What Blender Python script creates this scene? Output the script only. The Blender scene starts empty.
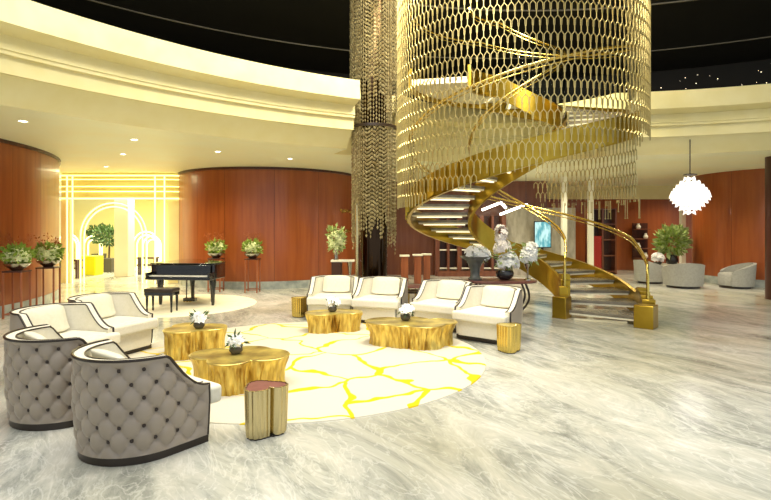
import bpy, math, random
from math import pi, sin, cos, radians as R, sqrt, atan2, exp
from mathutils import Vector, Matrix, noise
random.seed(7)
scn = bpy.context.scene
col = scn.collection
CAMH, F, CX, HY = 1.75, 514.0, 385.5, 228.0

# ------------------------------------------------------------------ materials
def lin(h):
    h = h.lstrip('#')
    out = []
    for i in (0, 2, 4):
        c = int(h[i:i+2], 16) / 255
        out.append(c/12.92 if c <= .04045 else ((c+.055)/1.055)**2.4)
    return (*out, 1)

def mat(name, color, rough=.5, metal=0.0, noise_amt=0.0, noise_scale=8.0, color2=None, bump=0.0,
        stretch=(1, 1, 1), coat=0.0, emit=None, emit_s=0.0, sheen=0.0, spec=.5, detail=4.0):
    m = bpy.data.materials.new(name); m.use_nodes = True
    nt = m.node_tree; b = nt.nodes['Principled BSDF']
    b.inputs['Base Color'].default_value = lin(color)
    b.inputs['Roughness'].default_value = rough
    b.inputs['Metallic'].default_value = metal
    b.inputs['Coat Weight'].default_value = coat
    b.inputs['Sheen Weight'].default_value = sheen
    b.inputs['Specular IOR Level'].default_value = spec
    if emit:
        b.inputs['Emission Color'].default_value = lin(emit)
        b.inputs['Emission Strength'].default_value = emit_s
    if color2 or bump:
        tc = nt.nodes.new('ShaderNodeTexCoord'); mp = nt.nodes.new('ShaderNodeMapping')
        mp.inputs['Scale'].default_value = stretch
        nz = nt.nodes.new('ShaderNodeTexNoise'); nz.inputs['Scale'].default_value = noise_scale
        nz.inputs['Detail'].default_value = detail
        nt.links.new(tc.outputs['Object'], mp.inputs['Vector']); nt.links.new(mp.outputs['Vector'], nz.inputs['Vector'])
        if color2:
            rp = nt.nodes.new('ShaderNodeValToRGB')
            rp.color_ramp.elements[0].position = .35; rp.color_ramp.elements[1].position = .68
            rp.color_ramp.elements[0].color = lin(color); rp.color_ramp.elements[1].color = lin(color2)
            nt.links.new(nz.outputs['Fac'], rp.inputs['Fac']); nt.links.new(rp.outputs['Color'], b.inputs['Base Color'])
        if bump:
            bp = nt.nodes.new('ShaderNodeBump'); bp.inputs['Strength'].default_value = bump; bp.inputs['Distance'].default_value = .02
            nt.links.new(nz.outputs['Fac'], bp.inputs['Height']); nt.links.new(bp.outputs['Normal'], b.inputs['Normal'])
    return m

def glass_mat(name, tint='#f4fff4', refl=.12):
    m = bpy.data.materials.new(name); m.use_nodes = True
    nt = m.node_tree; nt.nodes.clear()
    o = nt.nodes.new('ShaderNodeOutputMaterial'); mx = nt.nodes.new('ShaderNodeMixShader')
    t = nt.nodes.new('ShaderNodeBsdfTransparent'); g = nt.nodes.new('ShaderNodeBsdfGlossy')
    t.inputs['Color'].default_value = lin(tint); g.inputs['Roughness'].default_value = .03
    lw = nt.nodes.new('ShaderNodeLayerWeight'); lw.inputs['Blend'].default_value = refl
    nt.links.new(lw.outputs['Fresnel'], mx.inputs['Fac'])
    nt.links.new(t.outputs[0], mx.inputs[1]); nt.links.new(g.outputs[0], mx.inputs[2]); nt.links.new(mx.outputs[0], o.inputs[0])
    return m

def floor_mat():
    m = bpy.data.materials.new('grey_marble'); m.use_nodes = True
    nt = m.node_tree; b = nt.nodes['Principled BSDF']; N = nt.nodes.new; L = nt.links.new
    tc = N('ShaderNodeTexCoord'); mp = N('ShaderNodeMapping')
    mq = N('ShaderNodeMapping'); mq.inputs['Rotation'].default_value = (0, 0, R(62)); L(tc.outputs['Object'], mq.inputs['Vector'])
    mp.inputs['Scale'].default_value = (.55, 1.5, 1); L(mq.outputs[0], mp.inputs['Vector'])
    n1 = N('ShaderNodeTexNoise'); n1.inputs['Scale'].default_value = .95; n1.inputs['Detail'].default_value = 12; n1.inputs['Roughness'].default_value = .74; n1.inputs['Distortion'].default_value = 1.3
    L(mp.outputs[0], n1.inputs['Vector'])
    r1 = N('ShaderNodeValToRGB'); e = r1.color_ramp.elements
    e[0].position = .30; e[0].color = lin('#777a76'); e[1].position = .72; e[1].color = lin('#f0f0ea')
    for p, c in ((.42, '#a6a9a3'), (.50, '#c2c3bb'), (.58, '#d2d1c8')):
        x = e.new(p); x.color = lin(c)
    L(n1.outputs['Fac'], r1.inputs['Fac'])
    # thin white and dark veins
    n2 = N('ShaderNodeTexNoise'); n2.inputs['Scale'].default_value = 2.6; n2.inputs['Detail'].default_value = 9; n2.inputs['Distortion'].default_value = 2.5
    L(mp.outputs[0], n2.inputs['Vector'])
    r2 = N('ShaderNodeValToRGB'); e = r2.color_ramp.elements
    e[0].position = .47; e[0].color = (0, 0, 0, 1); e[1].position = .53; e[1].color = (0, 0, 0, 1); x = e.new(.5); x.color = (1, 1, 1, 1)
    L(n2.outputs['Fac'], r2.inputs['Fac'])
    mx = N('ShaderNodeMix'); mx.data_type = 'RGBA'; mx.inputs['B'].default_value = lin('#f2f2ee')
    ml = N('ShaderNodeMath'); ml.operation = 'MULTIPLY'; ml.inputs[1].default_value = .38
    L(r2.outputs['Color'], ml.inputs[0]); L(ml.outputs[0], mx.inputs['Factor']); L(r1.outputs['Color'], mx.inputs['A'])
    n3 = N('ShaderNodeTexNoise'); n3.inputs['Scale'].default_value = .35; n3.inputs['Detail'].default_value = 3
    L(tc.outputs['Object'], n3.inputs['Vector'])
    r3 = N('ShaderNodeValToRGB'); r3.color_ramp.elements[0].position = .4; r3.color_ramp.elements[1].position = .65
    r3.color_ramp.elements[0].color = lin('#ffffff'); r3.color_ramp.elements[1].color = lin('#d9d6c6')
    L(n3.outputs['Fac'], r3.inputs['Fac'])
    m2 = N('ShaderNodeMix'); m2.data_type = 'RGBA'; m2.blend_type = 'MULTIPLY'; m2.inputs['Factor'].default_value = 1
    L(mx.outputs['Result'], m2.inputs['A']); L(r3.outputs['Color'], m2.inputs['B'])
    L(m2.outputs['Result'], b.inputs['Base Color'])
    b.inputs['Roughness'].default_value = .17; b.inputs['Specular IOR Level'].default_value = .6
    return m

def rug_mat():
    m = bpy.data.materials.new('cream_wool_yellow_veins'); m.use_nodes = True
    nt = m.node_tree; b = nt.nodes['Principled BSDF']; N = nt.nodes.new; L = nt.links.new
    tc = N('ShaderNodeTexCoord')
    nz = N('ShaderNodeTexNoise'); nz.inputs['Scale'].default_value = 1.3; nz.inputs['Detail'].default_value = 2.2
    L(tc.outputs['Object'], nz.inputs['Vector'])
    ad = N('ShaderNodeMix'); ad.data_type = 'RGBA'; ad.blend_type = 'LINEAR_LIGHT'; ad.inputs['Factor'].default_value = .42
    L(tc.outputs['Object'], ad.inputs['A']); L(nz.outputs['Color'], ad.inputs['B'])
    v = N('ShaderNodeTexVoronoi'); v.feature = 'DISTANCE_TO_EDGE'; v.voronoi_dimensions = '2D'; v.inputs['Scale'].default_value = 1.18
    L(ad.outputs['Result'], v.inputs['Vector'])
    n2 = N('ShaderNodeTexNoise'); n2.inputs['Scale'].default_value = 1.4; L(tc.outputs['Object'], n2.inputs['Vector'])
    mr = N('ShaderNodeMapRange'); mr.inputs['From Min'].default_value = .35; mr.inputs['From Max'].default_value = .7
    mr.inputs['To Min'].default_value = .016; mr.inputs['To Max'].default_value = .06
    L(n2.outputs['Fac'], mr.inputs['Value'])
    lt = N('ShaderNodeMath'); lt.operation = 'LESS_THAN'; L(v.outputs['Distance'], lt.inputs[0]); L(mr.outputs['Result'], lt.inputs[1])
    mx = N('ShaderNodeMix'); mx.data_type = 'RGBA'; mx.inputs['A'].default_value = lin('#d2ccba'); mx.inputs['B'].default_value = lin('#dcbe00')
    L(lt.outputs[0], mx.inputs['Factor'])
    n3 = N('ShaderNodeTexNoise'); n3.inputs['Scale'].default_value = 60; L(tc.outputs['Object'], n3.inputs['Vector'])
    bp = N('ShaderNodeBump'); bp.inputs['Strength'].default_value = .25; bp.inputs['Distance'].default_value = .01
    L(n3.outputs['Fac'], bp.inputs['Height']); L(bp.outputs['Normal'], b.inputs['Normal'])
    L(mx.outputs['Result'], b.inputs['Base Color']); b.inputs['Roughness'].default_value = .95
    return m

def wood_mat(name, c1, c2, rough=.3):
    m = mat(name, c1, rough, color2=c2, noise_scale=3.0, stretch=(3, 3, .22), coat=.15, detail=6)
    return m

def screen_mat():
    m = bpy.data.materials.new('lit_screen'); m.use_nodes = True
    nt = m.node_tree; b = nt.nodes['Principled BSDF']; N = nt.nodes.new; L = nt.links.new
    tc = N('ShaderNodeTexCoord'); w = N('ShaderNodeTexNoise'); w.inputs['Scale'].default_value = 9
    mp = N('ShaderNodeMapping'); mp.inputs['Scale'].default_value = (1, 1, .35)
    L(tc.outputs['Object'], mp.inputs['Vector']); L(mp.outputs[0], w.inputs['Vector'])
    r = N('ShaderNodeValToRGB'); r.color_ramp.elements[0].position = .4; r.color_ramp.elements[1].position = .6
    r.color_ramp.elements[0].color = lin('#5aa6b4'); r.color_ramp.elements[1].color = lin('#c9f2f2')
    L(w.outputs['Fac'], r.inputs['Fac']); L(r.outputs['Color'], b.inputs['Emission Color']); b.inputs['Emission Strength'].default_value = .9
    b.inputs['Base Color'].default_value = (0, 0, 0, 1)
    return m

M = {}
M['floor'] = floor_mat()
M['rug'] = rug_mat()
M['cream_plaster'] = mat('cream_plaster', '#e6d99c', .55, color2='#eadfaa', noise_scale=2.5)
M['soffit'] = mat('soffit_plaster', '#eff0cc', .5, color2='#f0edc2', noise_scale=1.2, bump=.15)
M['black'] = mat('black_ceiling', '#0a0807', .7)
M['trim_grey'] = mat('grey_track', '#8a8478', .4)
M['wood_red'] = wood_mat('red_brown_veneer', '#8f481f', '#a05626', .32)
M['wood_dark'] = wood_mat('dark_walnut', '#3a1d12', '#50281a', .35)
M['wood_brown'] = wood_mat('brown_veneer', '#6b3a24', '#7c4a30', .35)
M['marble_plinth'] = mat('grey_marble_plinth', '#8b9492', .25, color2='#b9bfba', noise_scale=4)
M['gold'] = mat('polished_gold', '#d6bb66', .22, 1.0)
M['gold_bright'] = mat('hammered_gold', '#f3d873', .36, .65, color2='#a67f2c', noise_scale=7, stretch=(2.2, 2.2, .45), bump=.8)
M['gold_top'] = mat('gold_leaf_top', '#ead577', .35, .7, color2='#8d7440', noise_scale=3.5, bump=.3)
M['gold_pale'] = mat('pale_brass', '#cdbd8e', .24, 1.0)
M['gold_panel'] = mat('gold_panel', '#bfa03e', .28, 1.0, color2='#a88a30', noise_scale=2)
M['bronze_top'] = mat('rosewood_top', '#7a4a44', .3, color2='#8d5c54', noise_scale=14)
M['taupe'] = mat('taupe_satin', '#9a8d7d', .3, sheen=.1, color2='#a29586', noise_scale=3)
M['button'] = mat('dark_button', '#3c3129', .4)
M['cream'] = mat('cream_upholstery', '#eae5d4', .85, color2='#e4dfcb', noise_scale=30, bump=.08)
M['pillow'] = mat('ivory_pillow_fabric', '#e8e2cd', .8, color2='#e2dcc5', noise_scale=25, bump=.08)
M['dark_trim'] = mat('dark_brown_trim', '#2c2119', .3)
M['black_lacquer'] = mat('black_lacquer', '#0b0b0c', .08, coat=.6)
M['ivory'] = mat('ivory_keys', '#f0ece0', .3)
M['mat_cream'] = mat('cream_mat', '#e9e2c6', .8, color2='#e2dabc', noise_scale=6)
M['leaf'] = mat('green_leaf', '#6a8a26', .5, color2='#a4bb4c', noise_scale=14)
M['leaf_pale'] = mat('pale_leaf', '#8fa85c', .5, color2='#c3cf8c', noise_scale=14)
M['leaf_dark'] = mat('dark_leaf', '#2f4a22', .5, color2='#4d6b30', noise_scale=14)
M['petal'] = mat('white_petal', '#fdfdfb', .6)
M['petal_green'] = mat('green_white_petal', '#e9efb8', .6)
M['petal_red'] = mat('rust_sprig', '#a0552c', .6)
M['petal_blush'] = mat('blush_petal', '#fbf4f2', .6)
M['silver'] = mat('silver_bowl', '#b9b4a6', .2, 1.0)
M['dark_bowl'] = mat('dark_bowl', '#2b2a2a', .2, coat=.4)
M['grey_urn'] = mat('grey_urn', '#5a5c58', .25, color2='#6c6e69', noise_scale=5)
M['header'] = mat('olive_gold_panel', '#c9bd74', .4)
M['led'] = mat('led_white', '#fff6d0', .5, emit='#ffeb96', emit_s=1.5)
M['led_soft'] = mat('soft_led_strip', '#fff8e0', .5, emit='#fff4cc', emit_s=1.0)
M['led_pure'] = mat('led_pure', '#ffffff', .5, emit='#fff8ee', emit_s=6)
M['lamp'] = mat('downlight_lens', '#ffffff', .5, emit='#fff6dc', emit_s=14)
M['glow'] = mat('lit_petal_glass', '#ffffff', .5, emit='#fff4e8', emit_s=.75)
M['star'] = mat('star_light', '#ffffff', .5, emit='#ffeecc', emit_s=2.5)
M['link'] = mat('champagne_links', '#bdae78', .38, .75)
M['bead'] = mat('smoked_beads', '#cdc198', .3, .6, color2='#8f8058', noise_scale=9)
M['core'] = mat('dark_mirror_column', '#3a2c20', .12, 1.0)
M['glass'] = glass_mat('clear_glass', '#fdfffb', .05)
M['infill'] = glass_mat('amber_glass_drop', '#fdf6d8', .12)
M['stone_tread'] = mat('grey_brown_tread', '#6d6455', .25, color2='#8d8472', noise_scale=5)
M['underside'] = mat('cream_underside', '#f3ecd0', .5)
M['grey_chair'] = mat('grey_fabric', '#9a9a94', .9, color2='#a5a59f', noise_scale=20)
M['white_wall'] = mat('white_wall', '#f3f0dc', .6)
M['yellow_wall'] = mat('pale_yellow_wall', '#efe29a', .6)
M['yellow_cube'] = mat('yellow_vinyl', '#e6e000', .5)
M['stone_wall'] = mat('pale_patterned_stone', '#a99f90', .4, color2='#c6beb0', noise_scale=5, stretch=(2, 2, .6))
M['pot'] = mat('grey_pot', '#4d473c', .6)
M['bark'] = mat('bark', '#5b4630', .8)
M['red_cloth'] = mat('red_panel', '#a02212', .5)
M['screen'] = screen_mat()
M['navy'] = mat('navy_cloth', '#20263a', .6)
M['copper'] = wood_mat('copper_veneer', '#8a4a2a', '#a2603a', .3)

# ------------------------------------------------------------------ mesh builder
class MB:
    def __init__(self): self.v = []; self.f = []
    def add(self, vs, fs):
        o = len(self.v); self.v += [tuple(p) for p in vs]; self.f += [tuple(i+o for i in f) for f in fs]
    def box(self, c, s, rz=0.0):
        hx, hy, hz = s[0]/2, s[1]/2, s[2]/2; vs = []
        for dz in (-hz, hz):
            for dx, dy in ((-hx, -hy), (hx, -hy), (hx, hy), (-hx, hy)):
                vs.append((c[0]+dx*cos(rz)-dy*sin(rz), c[1]+dx*sin(rz)+dy*cos(rz), c[2]+dz))
        self.add(vs, [(3, 2, 1, 0), (4, 5, 6, 7), (0, 1, 5, 4), (1, 2, 6, 5), (2, 3, 7, 6), (3, 0, 4, 7)])
    def bar(self, p, q, w, t, n=None):
        """box beam from p to q, width w across, thickness t along n"""
        p = Vector(p); q = Vector(q); d = (q-p).normalized()
        n = Vector(n).normalized() if n is not None else (Vector((0, 0, 1)) if abs(d.z) < .9 else Vector((1, 0, 0)))
        s = d.cross(n).normalized()*w/2; n2 = s.cross(d).normalized()*t/2
        vs = [p-s-n2, p+s-n2, p+s+n2, p-s+n2, q-s-n2, q+s-n2, q+s+n2, q-s+n2]
        self.add(vs, [(0, 1, 2, 3), (7, 6, 5, 4), (0, 4, 5, 1), (1, 5, 6, 2), (2, 6, 7, 3), (3, 7, 4, 0)])
    def tube(self, pts, r, n=8, closed=False, rs=None):
        pts = [Vector(p) for p in pts]; m = len(pts); rings = []; up = None
        for i, p in enumerate(pts):
            a = pts[i-1] if (i > 0 or closed) else pts[i]; b = pts[(i+1) % m] if (i < m-1 or closed) else pts[i]
            d = (b-a).normalized()
            if up is None: up = Vector((0, 0, 1)) if abs(d.z) < .9 else Vector((1, 0, 0))
            s = d.cross(up).normalized(); u = s.cross(d).normalized(); up = u
            rr = rs[i] if rs else r
            rings.append([p+s*cos(2*pi*k/n)*rr+u*sin(2*pi*k/n)*rr for k in range(n)])
        o = len(self.v)
        for rg in rings: self.v += [tuple(x) for x in rg]
        for i in range(m if closed else m-1):
            j = (i+1) % m
            for k in range(n): self.f.append((o+i*n+k, o+i*n+(k+1) % n, o+j*n+(k+1) % n, o+j*n+k))
        if not closed:
            self.f.append(tuple(o+k for k in range(n))[::-1]); self.f.append(tuple(o+(m-1)*n+k for k in range(n)))
    def lathe(self, prof, n=32, c=(0, 0, 0), a0=0.0, a1=2*pi, sx=1.0, sy=1.0):
        full = abs(a1-a0-2*pi) < 1e-6; cnt = n if full else n+1; o = len(self.v); m = len(prof)
        for i in range(cnt):
            a = a0+(a1-a0)*i/n
            for r, z in prof: self.v.append((c[0]+r*cos(a)*sx, c[1]+r*sin(a)*sy, c[2]+z))
        for i in range(n):
            j = (i+1) % cnt
            for k in range(m-1): self.f.append((o+i*m+k, o+j*m+k, o+j*m+k+1, o+i*m+k+1))
    def prism(self, poly, z0, z1):
        n = len(poly); vs = [(x, y, z0) for x, y in poly]+[(x, y, z1) for x, y in poly]
        self.add(vs, [tuple(range(n))[::-1], tuple(range(n, 2*n))]+[(i, (i+1) % n, n+(i+1) % n, n+i) for i in range(n)])
    def grid(self, rows, closed=False):
        o = len(self.v); m = len(rows[0])
        for r in rows: self.v += [tuple(p) for p in r]
        for i in range(len(rows)-1):
            for k in range(m if closed else m-1):
                self.f.append((o+i*m+k, o+i*m+(k+1) % m, o+(i+1)*m+(k+1) % m, o+(i+1)*m+k))
    def ball(self, c, rx, ry=None, rz=None, n=10, m=6):
        ry = ry or rx; rz = rz or rx
        rows = [[(c[0]+rx*sin(pi*j/m)*cos(2*pi*i/n), c[1]+ry*sin(pi*j/m)*sin(2*pi*i/n), c[2]+rz*cos(pi*j/m)) for i in range(n)] for j in range(m+1)]
        self.grid(rows, True)
    def build(self, name, m, parent=None, smooth=None, bevel=0.0, loc=None, seg=2, subsurf=0):
        me = bpy.data.meshes.new(name); me.from_pydata(self.v, [], self.f); me.validate(); me.update()
        for mm in (m if isinstance(m, (list, tuple)) else [m]): me.materials.append(mm)
        o = bpy.data.objects.new(name, me); col.objects.link(o)
        if parent: o.parent = parent
        if loc: o.location = loc
        if bevel:
            b = o.modifiers.new('Bevel', 'BEVEL'); b.width = bevel; b.segments = seg; b.limit_method = 'ANGLE'
        if subsurf:
            s = o.modifiers.new('Subsurf', 'SUBSURF'); s.levels = subsurf; s.render_levels = subsurf
        if smooth is not None or bevel:
            a = R(smooth if smooth else 40)
            me.shade_smooth()
            me.set_sharp_from_angle(angle=a)
        return o

def tag(o, label=None, cat=None, group=None, kind=None):
    if label: o['label'] = label
    if cat: o['category'] = cat
    if group: o['group'] = group
    if kind: o['kind'] = kind
    return o
def thing(name, loc, label, cat, rz=0.0, group=None):
    o = bpy.data.objects.new(name, None); o.empty_display_size = .1; col.objects.link(o)
    o.location = loc; o.rotation_euler = (0, 0, rz)
    return tag(o, label, cat, group)
def copy_tree(o, parent=None):
    c = o.copy(); col.objects.link(c)
    if parent: c.parent = parent
    for ch in list(o.children): copy_tree(ch, c)
    return c
def dup(o, loc, rz, label, group=None):
    c = copy_tree(o); c.location = loc; c.rotation_euler = (0, 0, rz); c['label'] = label
    if group: c['group'] = group
    return c
def struct(name, mb, m, label=None, **k):
    o = mb.build(name, m, **k); tag(o, label or name.replace('_', ' '), None, None, 'structure'); return o
def at(px, py, Y):
    return ((px-CX)*Y/F, Y, CAMH-(py-HY)*Y/F)
def gx(px, Y): return (px-CX)*Y/F

# ------------------------------------------------------------------ camera
cam = bpy.data.cameras.new('camera'); co = bpy.data.objects.new('camera', cam); col.objects.link(co)
co.location = (0, 0, CAMH); co.rotation_euler = (R(90), 0, 0)
cam.sensor_width = 36; cam.lens = F/771*36; cam.shift_y = -(250-HY)/771; cam.clip_end = 200
scn.camera = co

# ------------------------------------------------------------------ the setting
CZ = 3.5
b = MB(); b.box((0, 12, -.05), (44, 36, .1)); struct('floor', b, M['floor'], 'polished grey veined marble floor')

RC = (4.1, 1.15); RR = 11.1
SC = (2.72, 10.67)                       # staircase axis
COLP = (-.26, 11.55)                    # bead column
tcol = atan2(COLP[1]-RC[1], COLP[0]-RC[0])
def ringR(t):
    r = RR
    dx, dy = cos(t), sin(t)             # bulge round the staircase well
    px_, py_ = SC[0]-RC[0], SC[1]-RC[1]
    pr = dx*px_+dy*py_; d2 = px_*px_+py_*py_-pr*pr; rad = 3.0
    if d2 < rad*rad and pr > 0: r = max(r, pr+sqrt(rad*rad-d2))
    if abs(t-tcol) < .054: r = max(r, RR+.85)
    return r
ts = [R(12)+(R(200)-R(12))*i/220 for i in range(221)]
ts += [tcol-.0541, tcol-.0539, tcol+.0539, tcol+.0541]; ts.sort()
def rp(t, off, z):
    r = ringR(t)+off
    return (RC[0]+r*cos(t), RC[1]+r*sin(t), z)
def ring_mesh(prof):
    m = MB(); m.grid([[rp(t, o_, z) for o_, z in prof] for t in ts]); return m
# soffit from the opening out to the walls
m = MB()
for zz in (CZ,):
    rows = []
    for t in ts:
        r0 = ringR(t); rows.append([(RC[0]+r*cos(t), RC[1]+r*sin(t), zz) for r in (r0+.28, r0+.9, 16, 20, 30)])
    m.grid(rows)
struct('ceiling', m, M['soffit'], 'cream plaster soffit round the atrium opening')
struct('trim_1', ring_mesh([(0.28, CZ), (-.05, 3.86), (-.12, 3.86)]), M['cream_plaster'], 'lower cream fascia step of the atrium ring', smooth=30)
struct('trim_2', ring_mesh([(-.12, 3.86), (-.14, 4.15), (-.22, 4.16)]), M['cream_plaster'], 'middle cream fascia step of the atrium ring', smooth=30)
struct('trim_3', ring_mesh([(-.22, 4.16), (-.20, 4.36), (-.50, 4.43)]), M['cream_plaster'], 'upper cream fascia step of the atrium ring', smooth=30)
struct('wall_parapet', ring_mesh([(-.50, 4.43), (-.47, 4.83), (-.2, 4.83), (-.2, 4.1), (9, 4.1)]), M['cream_plaster'], 'cream parapet of the upper gallery', smooth=30)
# black ceiling over the atrium, its rings, black drum wall
m = MB(); m.lathe([(0.01, 8), (20.5, 8), (20.5, 4.1)], 96, (RC[0], RC[1], 0), R(-5), R(215)); struct('ceiling_upper', m, M['black'], 'black ceiling high over the atrium')
for i, rr in enumerate((13.6, 17.75)):
    m = MB(); m.lathe([(rr-.03, 7.995), (rr-.03, 7.97), (rr+.03, 7.97), (rr+.03, 7.995)], 120, (RC[0], RC[1], 0), R(5), R(190))
    struct('trim_%d' % (4+i), m, M['trim_grey'], 'thin pale ring line on the black ceiling')
# curved walls
def cyl_wall(name, c, r, a0, a1, m_, label, z0=0.0, z1=CZ, n=60, th=.12):
    m = MB(); m.lathe([(r-th, z0), (r, z0), (r, z1), (r-th, z1)], n, (c[0], c[1], 0), R(a0), R(a1))
    return struct(name, m, m_, label, smooth=30)
WA, RA = (-13.75, 10.1), 6.2
WB, RB = (-3.9, 17.6), 2.95
WD, RD = (12.8, 16.8), 2.4
def panels(name, c, r, angs, m_, label, z0=.22, z1=CZ, gap=.25):
    root = None
    m = MB()
    for a0, a1 in zip(angs[:-1], angs[1:]):
        n = max(2, int((a1-a0)/2.5)); a0_, a1_ = R(a0)+.004/r, R(a1)-.004/r
        pr = [(r-.1, z0), (r, z0), (r, z1), (r-.1, z1)]
        m.lathe(pr, n, (c[0], c[1], 0), a0_, a1_)
        o = len(m.v); m.lathe([(r-.1, z0), (r-.1, z1)], 1, (c[0], c[1], 0), a0_, a0_+1e-4)
    return struct(name, m, m_, label, smooth=30)
cyl_wall('wall_left', WA, RA-.03, -60, 75, M['wood_dark'], 'backing of the curved left wall', z0=0)
panels('wall_left_panels', WA, RA, [-60, -45, -30, -18, -7, 3, 13, 23, 33, 43, 60, 75], M['wood_red'], 'curved red brown veneer wall at left')
cyl_wall('baseboard_left', WA, RA+.03, -60, 75, M['marble_plinth'], 'grey marble plinth of the left wall', 0, .22, th=.16)
cyl_wall('wall_back_left', WB, RB-.03, 120, 420, M['wood_dark'], 'backing of the round piano wall', z0=0, n=90)
panels('wall_back_left_panels', WB, RB, [120, 150, 180, 205, 220, 236, 256, 284, 310, 340, 380, 420], M['wood_red'], 'round red brown veneer wall behind the piano')
cyl_wall('baseboard_back_left', WB, RB+.03, 120, 420, M['marble_plinth'], 'grey marble plinth of the piano wall', 0, .22, n=90, th=.16)
cyl_wall('wall_right', WD, RD-.03, 110, 330, M['wood_dark'], 'backing of the round right wall', z0=0, n=60)
panels('wall_right_panels', WD, RD, [110, 150, 180, 205, 232, 262, 290, 330], M['wood_red'], 'round red brown veneer wall at right')
cyl_wall('baseboard_right', WD, RD+.03, 110, 330, M['marble_plinth'], 'grey marble plinth of the right wall', 0, .22, n=60, th=.16)
# dark cornice along the top of the curved walls
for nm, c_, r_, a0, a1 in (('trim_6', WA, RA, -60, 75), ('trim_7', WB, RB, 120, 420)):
    cyl_wall(nm, c_, r_+.035, a0, a1, M['wood_dark'], 'dark cornice on top of curved wall', CZ-.07, CZ-.002, th=.1)

def wallbox(name, x0, x1, y, z0, z1, m_, label, th=.2):
    m = MB(); m.box(((x0+x1)/2, y+th/2, (z0+z1)/2), (x1-x0, th, z1-z0)); return struct(name, m, m_, label)
wallbox('wall_back_hall', -22, -6.2, 26, 0, CZ, M['yellow_wall'], 'pale yellow back wall of the hall beyond the portal')
wallbox('wall_back_centre', -1.4, 6.0, 19.2, 0, CZ, M['wood_brown'], 'brown back wall behind the staircase')
wallbox('wall_back_right', 6.0, 15, 21.5, 0, 2.95, M['wood_red'], 'flat red brown back wall at right')
wallbox('wall_bulkhead', 6.0, 15, 21.3, 2.95, CZ, M['cream_plaster'], 'cream bulkhead over the right back wall', .4)
m = MB(); m.box((-1.4, 20.5, CZ/2), (.2, 2.6, CZ)); struct('wall_back_return', m, M['wood_red'], 'red brown return wall beside the bead column')
m = MB(); m.box((6.0, 20.5, CZ/2), (.2, 2.2, CZ)); struct('wall_centre_return', m, M['wood_brown'], 'brown return wall behind the stairs')
m = MB(); m.box((-16, 20, CZ/2), (.2, 13, CZ)); struct('wall_hall_left', m, M['white_wall'], 'white side wall of the hall')

# ------------------------------------------------------------------ portal (door) with lit tubes
PY = 16.2
def pz(y): return CAMH+(HY-y)*PY/F
root = bpy.data.objects.new('door_1', None); col.objects.link(root); tag(root, 'glowing cream portal of slim lit tubes with a round arch', None, None, 'structure')
m = MB(); m.box((gx(121, PY), PY+.25, (pz(197)+CZ)/2), (gx(184, PY)-gx(58, PY), .16, CZ-pz(197))); m.build('header_panel', M['header'], root)
m = MB(); m.box((gx(62, PY), PY+.25, pz(197)/2), (.28, .16, pz(197))); m.box((gx(172, PY), PY+.25, pz(197)/2), (.42, .16, pz(197))); m.build('jamb_panel', M['cream_plaster'], root)
for y in (175.5, 179.5, 186.5, 191.5, 198.5):
    m = MB(); a, c_ = gx(61, PY), gx(166, PY)
    pts = [(a-.35, PY+.5, pz(y)), (a-.12, PY+.12, pz(y)), (a, PY, pz(y)), (c_, PY, pz(y))]
    for k in range(1, 8): pts.append((c_+.75*sin(k*pi/12), PY+.75*(1-cos(k*pi/12)), pz(y)))
    m.tube(pts, .028 if y in (175.5, 198.5) else .018, 6); m.build('lit_rail', M['led'], root, smooth=60)
for x in (67, 72.5, 80.5, 84, 142.5, 146.5, 155, 164.5):
    top = pz(236) if x in (80.5, 84, 142.5, 146.5) else pz(176)
    m = MB(); m.tube([(gx(x, PY), PY, .0), (gx(x, PY), PY, top)], .022, 6); m.build('lit_post', M['led'], root, smooth=60)
for r_ in (33, 29.2):
    m = MB(); rr = r_*PY/F; cx_ = gx(113.5, PY)
    m.tube([(cx_+rr*cos(a), PY, pz(236)+rr*sin(a)) for a in [pi*k/28 for k in range(29)]], .024, 6); m.build('lit_arch', M['led'], root, smooth=60)
# second, farther portal inside the hall
root = thing('arch_screen', (0, 0, 0), 'farther set of lit arched tubes seen through the glowing portal', 'screen')
P2 = 21.0
for cx_, w in ((68, 11), (93, 9), (146, 13), (152, 9)):
    for dw in (0, 3.2):
        m = MB(); rr = (w-dw)*P2/F; zc = CAMH-(246-HY)*P2/F; x0 = gx(cx_, P2)
        pts = [(x0-rr, P2+dw*.02, 0)]+[(x0+rr*cos(pi-a), P2+dw*.02, zc+rr*1.1*sin(a)) for a in [pi*k/16 for k in range(17)]]+[(x0+rr, P2+dw*.02, 0)]
        m.tube(pts, .03, 6); m.build('arch_tube', M['led'], root, smooth=60)
m = MB(); m.box((gx(124.5, 18.6), 18.6, CZ/2), (.5, .5, CZ)); struct('column_hall', m, M['white_wall'], 'square white column inside the hall', bevel=.02)

# ------------------------------------------------------------------ helpers for plants
def leafcloud(mb, c, rad, n, size, ang=None, flat=.5, seed=1, shell=.55):
    rg = random.Random(seed)
    for _ in range(n):
        while True:
            d = Vector((rg.uniform(-1, 1), rg.uniform(-1, 1), rg.uniform(-1, 1)))
            if shell < d.length < 1: break
        p = Vector((c[0]+d.x*rad[0], c[1]+d.y*rad[1], c[2]+d.z*rad[2]))
        dr = (d.normalized()+Vector((rg.uniform(-1, 1), rg.uniform(-1, 1), rg.uniform(-.6, 1)))*.7).normalized()
        s = dr.cross(Vector((rg.uniform(-1, 1), rg.uniform(-1, 1), rg.uniform(-1, 1)))).normalized()
        nn = s.cross(dr); L_ = size*rg.uniform(.7, 1.3); W = L_*flat
        mb.add([p, p+dr*L_*.5+s*W*.5+nn*L_*.08, p+dr*L_, p+dr*L_*.5-s*W*.5+nn*L_*.08], [(0, 1, 2), (0, 2, 3)])
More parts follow.
